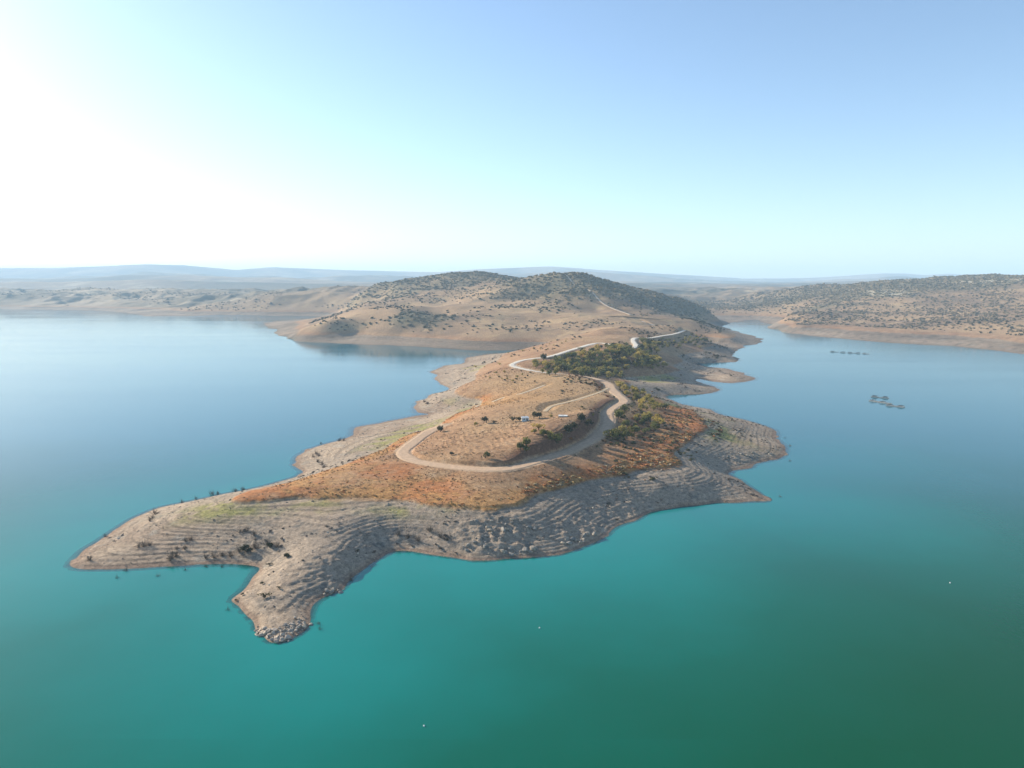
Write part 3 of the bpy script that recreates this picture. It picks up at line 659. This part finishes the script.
# scrub dotting the ridge around the white road
k = 0
for x, y in scatter_px([(478,366,505,358,5), (520,352,560,345,4), (490,376,520,372,6), (505,380,530,378,4), (500,356,540,350,4), (560,340,590,336,3)], 60, 6.5, 9, 7):
    tree('ridge_bush', x, y, random.uniform(2.2, 4.5), random.choice(['dark', 'olive']), 'small dark bush on the grassy ridge left of the white road', 'bushes on the grassy ridge', 'bush', .8)

# shrubs on the drawdown shore
SH = [(206,559,2.2),(214,557.5,2.6),(222,556,2.0),(231,556,2.4),(240,552,3.0),(256,548,3.4),(268,545,3.6),(277,547,2.2),
 (144,546,2.4),(150,545,2.0),(139,547,2.0),(186,541,2.2),(191,539.5,2.0),(185,549,2.0),(177,549,1.6),(172,558,3.0),(176,556,2.4),(170,561,1.8),(240,532,2.0),(247,531,2.0),(254,535,2.2),(90,560,2.2),
 (155,514,2.6),(152,518,2.2),(150,521,2.0),(182,503,2.0),(212,494.5,3.0),(218,494,2.4),(235,491,2.4),(243,489.5,2.0),(196,498.5,2.0),
 (316,454,2.4),(319,456,2.2),(313,457,2.0),(318,462,2.2),(322,465,2.4),(325,467,2.0),(340,441,3.0),(344,441,2.4),(424,402,3.0),(427,404,2.6),(321,443.5,1.8),
 (430,531,2.4),(440,537,2.6),(408,538,2.4),(418,541,2.6),(398,535,2.2),(447,540,2.2)]
X, Y = px_trees(SH)
for i, ((px, py, s), x, y) in enumerate(zip(SH, X, Y)):
    where = 'the long pale spit at the left' if px < 200 else 'the back of the spit' if py < 500 and px < 250 else 'the cove shore' if px < 300 else 'the far left shore' if py < 470 else 'the slope above the small bay'
    bare('bare_shrub', x, y, s * 1.25, 'leafless grey brown shrub on ' + where, 'leafless shrubs on ' + where)
DK = [(245.5,550.5,5.2,'large dark shrub, biggest of the clump by the cove'),(251,552,3.6,'dark shrub tucked against the biggest shrub by the cove'),(269.5,547.5,4.0,'dark spreading shrub right of the biggest shrub by the cove'),(286.5,557,3.0,'lone dark round shrub on the bare neck above the cove'),
 (264.5,597.5,2.6,'lone dark bush on the pale headland, nearest the tip'),(262.5,584,1.9,'small dark bush on the pale headland, upper left one'),(279,588,1.6,'small dark bush on the pale headland, right one'),(243,595,1.5,'tiny bush at the left rim of the pale headland'),(236.5,601,1.2,'tiny brown bush at the water on the left rim of the headland'),(269,565,1.8,'small bush beside the head of the cove')]
X, Y = px_trees(DK)
for (px, py, s, lb), x, y in zip(DK, X, Y): tree('shore_shrub', x, y, s, 'dark', lb, None, 'shrub', .75)
# drowned shrubs standing in the shallows
DR = [(126,571),(131,573),(117,578),(157,572),(158,576),(171,571),(185,570),(194,569),(206,567),(216,567.5),(222,567),(96,539),(105,537),(78,553),(228,610),(250,633),(318,624),(326,617),(320,629),(396,556),(372,567),(385,560),(351,580),(620,531),(790,461),(792,452),(785,438),(778,428),(790,446),(784,503),(780,497),(740,418)]
for px, py in DR[::2]:
    x, y = at_h(px, py, 0); z = max(-1.2, float(height(np.array([x]), np.array([y]))[0]))
    bare('drowned_shrub', x, y, 1.7 - z * .6, 'leafless drowned shrub standing in the shallows ' + ('off the long spit' if px < 225 else 'around the boulder tip' if py > 545 else 'off the right headland'), 'drowned shrubs in the shallows', z)

# shared-mesh scrub masses: rust belt, heath, far woodland
def mass(name, X, Y, size, cols, tpl, label, tilt=.0, zoff=.0, flat=.75, mat=None, seed=0):
    V, F = tpl; n = len(X); r = np.random.default_rng(seed)
    Z = height(X, Y) + zoff; a = r.uniform(0, 6.283, n); ca, sa = np.cos(a)[:, None], np.sin(a)[:, None]
    sv = r.uniform(.5, 1.5, n) ** 1.3; sx = (size * sv)[:, None]; sz = (size * flat * sv * r.uniform(.75, 1.25, n))[:, None]
    P = np.stack([(V[:, 0] * ca - V[:, 1] * sa) * sx + X[:, None], (V[:, 0] * sa + V[:, 1] * ca) * sx + Y[:, None], V[:, 2] * sz + Z[:, None]], 2).reshape(-1, 3)
    FF = (F[None] + (np.arange(n) * len(V))[:, None, None]).reshape(-1, F.shape[1])
    return add(name, np_mesh(name, P, FF, False, np.repeat(cols, len(V), 0)), mat or M_FOLI, kind='stuff', label=label, category='scrub')
def pick(n, cols, w, seed):
    r = np.random.default_rng(seed); c = np.array(cols)[r.choice(len(cols), n, p=np.array(w) / sum(w))]; return c * r.uniform(.75, 1.25, (n, 1))
def scatter_world(n, x0, x1, y0, y1, dens, seed):
    r = np.random.default_rng(seed); X = r.uniform(x0, x1, n); Y = r.uniform(y0, y1, n); H = height(X, Y, False)
    k = (H > .4) & inview(X, Y, 60) & (r.random(n) < dens(X, Y, H)); return X[k], Y[k]
def offroad(X, Y, m=1.5):
    k = np.ones(len(X), bool)
    for w, P in ROADS.values(): k &= road_dist(P, X, Y, 40)[0] > w / 2 + m
    return X[k], Y[k]
SPRAY = leafy(34, 3, .34, 41, .8)
SPRAY = (SPRAY[0] - np.array([0, 0, .25]), SPRAY[1])
def rust(X, Y, H):
    n = fbm(X / 30, Y / 30, 61, 5, .6)
    b = sstep(FSL - .1, FSL + .3, H) * sstep(FSL + 4.6, FSL + 1.6, H + 2.4 * n) * (Y < 560)
    e = sstep(-10, 40, X + .0 * Y)                            # denser and taller on the eastern slope
    return b * (.25 + .75 * e) * np.clip(.6 + 1.3 * n, 0, 1) * np.where((X > 85) & (Y > 400), .45, 1)
X, Y = offroad(*scatter_world(60000, -160, 200, 290, 600, rust, 11))
mass('rust_scrub', X, Y, np.where(X > 5, .85, .42) * 1.0, pick(len(X), [(.44,.185,.07), (.46,.29,.12), (.27,.12,.06), (.40,.30,.18)], [4, 3, 1, 2], 2), SPRAY, 'rust orange dry weeds belting the peninsula', flat=.6)
def heath(X, Y, H):
    n = fbm(X / 26, Y / 26, 66, 4); sl = H / np.maximum(land_sd(X, Y), 6)
    a = sstep(.05, .35, n) * (H < FSL + 1) * sstep(.14, .22, sl) * .55 + (H < FSL) * (X > 70) * sstep(-.1, .3, n) * .4
    return a * (H > .8)
X, Y = scatter_world(34000, -120, 420, 240, 1100, heath, 12)
mass('grey_heath', X, Y, np.full(len(X), .6), pick(len(X), [(.15,.12,.095), (.19,.145,.11), (.10,.09,.07)], [3, 2, 2], 3), SPRAY, 'low grey leafless heath on the drawdown slopes')
def rough(X, Y, H):
    n = fbm(X / 30, Y / 30, 67, 4); return sstep(-.05, .3, n) * (H > FSL - 3) * (X > 18 + .10 * (Y - 350)) * .6 * (Y < 700)
X, Y = offroad(*scatter_world(9000, 10, 260, 330, 720, rough, 13))
mass('mixed_undergrowth', X, Y, np.full(len(X), 1.0), pick(len(X), [(.13,.115,.05), (.20,.13,.07), (.24,.11,.05), (.09,.085,.045)], [3, 2, 2, 2], 4), SPRAY, 'mixed brown and olive undergrowth on the right slope')
def midscrub(X, Y, H):
    n = fbm(X / 50, Y / 50, 68, 4); return (sstep(.1, .4, n) * .5 * (X > 120) + sstep(.28, .5, n) * .35) * (H > 3) * (Y > 640)
X, Y = offroad(*scatter_world(9000, -60, 520, 640, 1300, midscrub, 14))
mass('ridge_scrub', X, Y, np.full(len(X), 1.5), pick(len(X), [(.12,.10,.055), (.20,.12,.07), (.08,.078,.045)], [3, 2, 2], 5), SPRAY, 'brown scrub over the middle of the peninsula')
ICO = ico(0, .2, 3); ICO = (ICO[0] + np.array([0, 0, .35]), ICO[1])
def woods(X, Y, H): return wood(X, Y, H) * .95
X, Y = scatter_world(80000, -1400, 2300, 1250, 3300, woods, 15)
mass('hill_woodland', X, Y, np.full(len(X), 2.9), pick(len(X), [(.155,.122,.075), (.20,.150,.095), (.115,.10,.064)], [3, 2, 2], 6), ICO, 'dark scrub oak woodland over the hill crests', flat=.7)
def dots(X, Y, H):
    n = fbm(X / 120, Y / 120, 69, 4); return np.clip(.45 + .8 * n, .06, 1) * (H > 16) * (1 - wood(X, Y, H))
X, Y = scatter_world(60000, 380, 2200, 1000, 2900, dots, 16)
D = np.hypot(X, Y); o = np.argsort(D); near, rest = o[:280], o[280:]
mass('hillside_scrub', X[rest], Y[rest], np.full(len(rest), 2.2), pick(len(rest), [(.12,.095,.06), (.17,.128,.08)], [3, 2], 7), ICO, 'scattered dark scrub over the hillside across the channel', flat=.7)
for i in near: tree('hillside_bush', X[i], Y[i], random.uniform(3.6, 5.6), 'dark', 'dark round bush on the brown hillside across the right channel', 'bushes nearest the water on the right hillside', 'bush', .8)
def dots2(X, Y, H):
    n = fbm(X / 90, Y / 90, 70, 4); return np.clip(.12 + .9 * n, 0, 1) * (H > 18) * (1 - wood(X, Y, H))
X, Y = offroad(*scatter_world(20000, -800, 480, 1230, 2300, dots2, 17))
mass('field_scrub', X, Y, np.full(len(X), 2.0), pick(len(X), [(.07,.062,.036), (.10,.08,.045)], [3, 2], 8), ICO, 'scrub speckling the brown fields of the second hill', flat=.7)

def farwood(X, Y, H):
    n = fbm(X / 260, Y / 200, 73, 5, .6); return sstep(-.05, .3, n) * .8 * (H > 14)
X, Y = scatter_world(26000, -3000, 900, 2250, 4500, farwood, 25); k = (Y > 2750) | (X < -500); X, Y = X[k], Y[k]
mass('far_shore_scrub', X, Y, np.full(len(X), 2.7), pick(len(X), [(.14,.115,.075), (.18,.145,.095)], [3, 2], 11), ICO, 'dull scrub on the low hills of the far left shore', flat=.6)
STONE = ico(0, .25, 9)
def shingle(X, Y, H):
    n = fbm(X / 11, Y / 11, 85, 4); return (H < FSL) * (H > .1) * np.clip(.18 + 1.1 * n, .02, 1)
X, Y = scatter_world(60000, -220, 260, 200, 640, shingle, 18)
mass('shore_stones', X, Y, np.where(RNG.random(len(X)) < .12, .42, .22), pick(len(X), [(.40,.34,.27), (.15,.125,.105), (.25,.20,.16), (.10,.085,.07)], [2, 3, 2, 2], 9), STONE, 'loose stones littering the bare drawdown shore', flat=.6, mat=M_FOLI)
TUFT = leafy(8, 2, .5, 43, .7); TUFT = (TUFT[0] - np.array([0, 0, .3]), TUFT[1])
def tufts(X, Y, H):
    n = fbm(X / 16, Y / 16, 86, 4); return (H > FSL + .4) * np.clip(.3 + 1.0 * n, .02, 1)
X, Y = offroad(*scatter_world(60000, -150, 230, 290, 760, tufts, 19))
mass('dry_tufts', X, Y, np.full(len(X), .36), pick(len(X), [(.24,.15,.085), (.40,.27,.15), (.15,.105,.06), (.30,.22,.09)], [3, 2, 2, 1], 10), TUFT, 'dry grass tufts over the peninsula uplands', flat=.7)

# ------------------------------------------------------------------ rocks
def rock_mesh(seed):
    V, F = ico(1, .0, 0); r = np.random.default_rng(seed); V = V.copy()
    for _ in range(7):
        d = r.normal(size=3); d /= np.linalg.norm(d); k = r.uniform(.45, .8); p = V @ d; V -= np.outer(np.maximum(p - k, 0), d)
    V *= np.array([1, r.uniform(.6, .95), r.uniform(.5, .8)]); return np_mesh('boulder', V, F, False)
M_ROCK = plain_mat('pale_rock', (.40, .33, .265), .25, 2.2, .9, .22); M_ROCKD = plain_mat('grey_rock', (.25, .225, .195), .3, 2.2, .9, .25)
RK = [rock_mesh(s) for s in range(6)]; RKD = [m.copy() for m in RK]
for m in RK: m.materials.append(M_ROCK)
for m in RKD: m.materials.append(M_ROCKD)
r = np.random.default_rng(21)
def boulders(polys, n, lo, hi, meshes, label, group, seed):
    rr = np.random.default_rng(seed); px, py = [], []
    for _ in range(n):
        ax, ay, bx, by, w = polys[rr.integers(len(polys))]; t = rr.random(); px.append(ax + (bx - ax) * t + rr.normal(0, w)); py.append(ay + (by - ay) * t + rr.normal(0, w * .5))
    X, Y = on_ground(px, py); Z = height(X, Y)
    for x, y, z in zip(X, Y, Z):
        if z < -.6: continue
        s = lo + (hi - lo) * rr.random() ** 2.2
        o = add('boulder', meshes[rr.integers(6)], loc=(x, y, z + s * .15), rotz=rr.uniform(0, 6.28), scale=s, label=label, category='boulder', group=group)
        o.rotation_euler[0] = rr.uniform(-.5, .5)
boulders([(262,634,300,631,7), (258,630,270,637,4), (285,628,303,622,5), (275,640,290,638,2)], 190, .35, 1.25, RK, 'pale boulder in the heap at the tip of the headland', 'pale boulders heaped at the headland tip', 22)
boulders([(470,548,500,530,8), (480,520,545,530,9), (330,592,342,589,3), (500,552,535,550,4), (560,545,590,535,5)], 110, .5, 1.9, RKD, 'grey rock on the steep shore facing the camera', 'grey rocks on the steep front shore', 23)
boulders([(735,458,770,458,6)], 36, .5, 1.5, RKD, 'dark rock on the shore of the right headland', 'rocks on the right headland shore', 24)

# ------------------------------------------------------------------ hut and slab on the hilltop
def box(V, F, x0, x1, y0, y1, z0, z1):
    k = len(V); V += [(x0,y0,z0),(x1,y0,z0),(x1,y1,z0),(x0,y1,z0),(x0,y0,z1),(x1,y0,z1),(x1,y1,z1),(x0,y1,z1)]
    F += [(k,k+3,k+2,k+1),(k+4,k+5,k+6,k+7),(k,k+1,k+5,k+4),(k+1,k+2,k+6,k+5),(k+2,k+3,k+7,k+6),(k+3,k,k+4,k+7)]
def boxes(name, L, mat, parent=None, **k):
    V, F = [], []
    for b in L: box(V, F, *b)
    return add(name, np_mesh(name, V, F, False), mat, parent, **k)
M_WHITE = plain_mat('white_paint', (.62, .61, .58), .06, 2, .6); M_GREY = plain_mat('grey_sheet_roof', (.42, .44, .46), .12, 2, .5); M_DOOR = plain_mat('dark_timber', (.09, .07, .06), .2, 4); M_GLASS = plain_mat('dark_glass', (.03, .035, .04), .1, 2, .15); M_CONC = plain_mat('pale_concrete', (.5, .48, .44), .1, 2)
(hx, sx), (hy, sy) = on_ground([525, 563], [420.5, 416.5])
hz = float(height(np.array([hx]), np.array([hy]), False)[0])
hut = add('hut', None, loc=(hx, hy, hz), rotz=.25, scale=.8, label='small white hut with grey sheet roof among trees on the hilltop', category='hut')
boxes('wall', [(-2.6, 2.6, -1.7, 1.7, -.6, 2.3)], M_WHITE, hut)
V = [(-2.9,-2.0,2.32),(2.9,-2.0,2.32),(2.9,2.0,2.9),(-2.9,2.0,2.9),(-2.9,-2.0,2.44),(2.9,-2.0,2.44),(2.9,2.0,3.02),(-2.9,2.0,3.02)]
add('roof', np_mesh('roof', V, [(0,3,2,1),(4,5,6,7),(0,1,5,4),(1,2,6,5),(2,3,7,6),(3,0,4,7)], False), M_GREY, hut)
boxes('door', [(.7, 1.6, -1.76, -1.705, 0, 1.95)], M_DOOR, hut)
w = boxes('window', [(-1.7, -.5, -1.76, -1.705, .95, 1.8)], M_GREY, hut); boxes('pane', [(-1.62, -.58, -1.775, -1.765, 1.02, 1.73)], M_GLASS, w)
boxes('porch_slab', [(-3.2, 3.2, -4.4, -1.72, -.5, .12)], M_CONC, hut)
sz = float(height(np.array([sx]), np.array([sy]), False)[0])
slab = add('water_tank', None, loc=(sx, sy, sz), rotz=-.15, label='low flat white concrete tank in the field right of the hut', category='tank')
boxes('tank_wall', [(-2.7, 2.7, -1.8, 1.8, -.6, .62)], M_CONC, slab); boxes('cover', [(-2.85, 2.85, -1.95, 1.95, .623, .76)], M_WHITE, slab); boxes('hatch', [(-.4, .4, -.4, .4, .762, .9)], M_GREY, slab)

# ------------------------------------------------------------------ fish cage rafts and marker floats
M_RAFT = plain_mat('weathered_raft', (.24, .21, .18), .3, 1.5); M_FLOAT = plain_mat('grey_float', (.20, .20, .20), .2, 2, .6); M_NET = plain_mat('dark_net', (.07, .075, .08), .2, 3); M_BUOY = plain_mat('white_float', (.85, .85, .83), .05, 2, .4)
def raft(px0, py0, px1, py1, cells, label, group, wid=3.6):
    a = np.array(at_h(px0, py0, 0)); b = np.array(at_h(px1, py1, 0)); L = np.hypot(*(b - a)); c = (a + b) / 2
    e = add('fish_cage_raft', None, loc=(c[0], c[1], 0), rotz=math.atan2(b[1] - a[1], b[0] - a[0]), label=label, category='raft', group=group)
    step = L / cells; g = .35
    boxes('walkway', [(-L/2, L/2, s * wid/2 - g, s * wid/2 + g, .3, .5) for s in (-1, 1)], M_RAFT, e)
    for i in range(cells + 1):
        x = -L/2 + i * step; boxes('crosswalk', [(x - .3, x + .3, -wid/2 - g, wid/2 + g, .505, .6)], M_RAFT, e)
        for s in (-1, 1): boxes('float', [(x - .5, x + .5, s * wid/2 - .3, s * wid/2 + .3, -.3, .297)], M_FLOAT, e); boxes('post', [(x - .06, x + .06, s * wid/2 - .06, s * wid/2 + .06, .603, 1.7)], M_RAFT, e)
    for i in range(cells):
        x = -L/2 + i * step
        if i % 2 == 0: boxes('net_rail', [(x + .5, x + step - .5, s * wid/2 - .04, s * wid/2 + .04, 1.1, 1.6) for s in (-1, 1)], M_NET, e)
raft(872, 397, 888, 398.5, 3, 'short fish cage raft, uppermost of the three near ones on the right water', 'near fish cage rafts')
raft(870.5, 401, 890, 404, 4, 'middle fish cage raft of the three near ones on the right water', 'near fish cage rafts')
raft(887, 405.5, 903.5, 407.5, 3, 'fish cage raft at the lower right end of the near three', 'near fish cage rafts')
raft(830.5, 352, 838, 352.2, 2, 'leftmost fish cage raft in the distant line near the right shore', 'distant fish cage rafts')
raft(840.5, 352.6, 845, 352.8, 1, 'tiny single fish cage second in the distant line', 'distant fish cage rafts')
raft(848, 353, 860, 353.6, 3, 'longest fish cage raft third in the distant line', 'distant fish cage rafts')
raft(863, 353.8, 869, 354.2, 2, 'rightmost fish cage raft in the distant line', 'distant fish cage rafts')
for px, py, lb in ((539.5, 628, 'white marker float in the open green water below the bay'), (424, 726, 'white marker float nearest the bottom edge of the picture'), (950, 583, 'white marker float alone far right on the blue green water')):
    x, y = at_h(px, py, 0); e = add('marker_float', None, loc=(x, y, 0), label=lb, category='buoy', group='marker floats')
    V, F = ico(2, 0, 0); add('ball', np_mesh('ball', V * .22 + np.array([0, 0, .08]), F, True), M_BUOY, e); boxes('stem', [(-.03, .03, -.03, .03, .28, .5)], M_RAFT, e)

# ------------------------------------------------------------------ haze
def haze():
    V, F = [], []; box(V, F, -24000, 24000, -2500, 22500, -30, 640)
    m = bpy.data.materials.new('haze'); m.use_nodes = True; n, l = m.node_tree.nodes, m.node_tree.links; n.remove(n['Principled BSDF'])
    v = n.new('ShaderNodeVolumePrincipled'); v.inputs['Color'].default_value = (.56, .79, 1.0, 1); v.inputs['Density'].default_value = 9e-5; v.inputs['Anisotropy'].default_value = .0
    l.new(v.outputs[0], n['Material Output'].inputs['Volume']); o = add('haze', np_mesh('haze', V, F, False), m, kind='stuff', label='pale blue haze in the air over the reservoir', category='haze'); return o
haze()
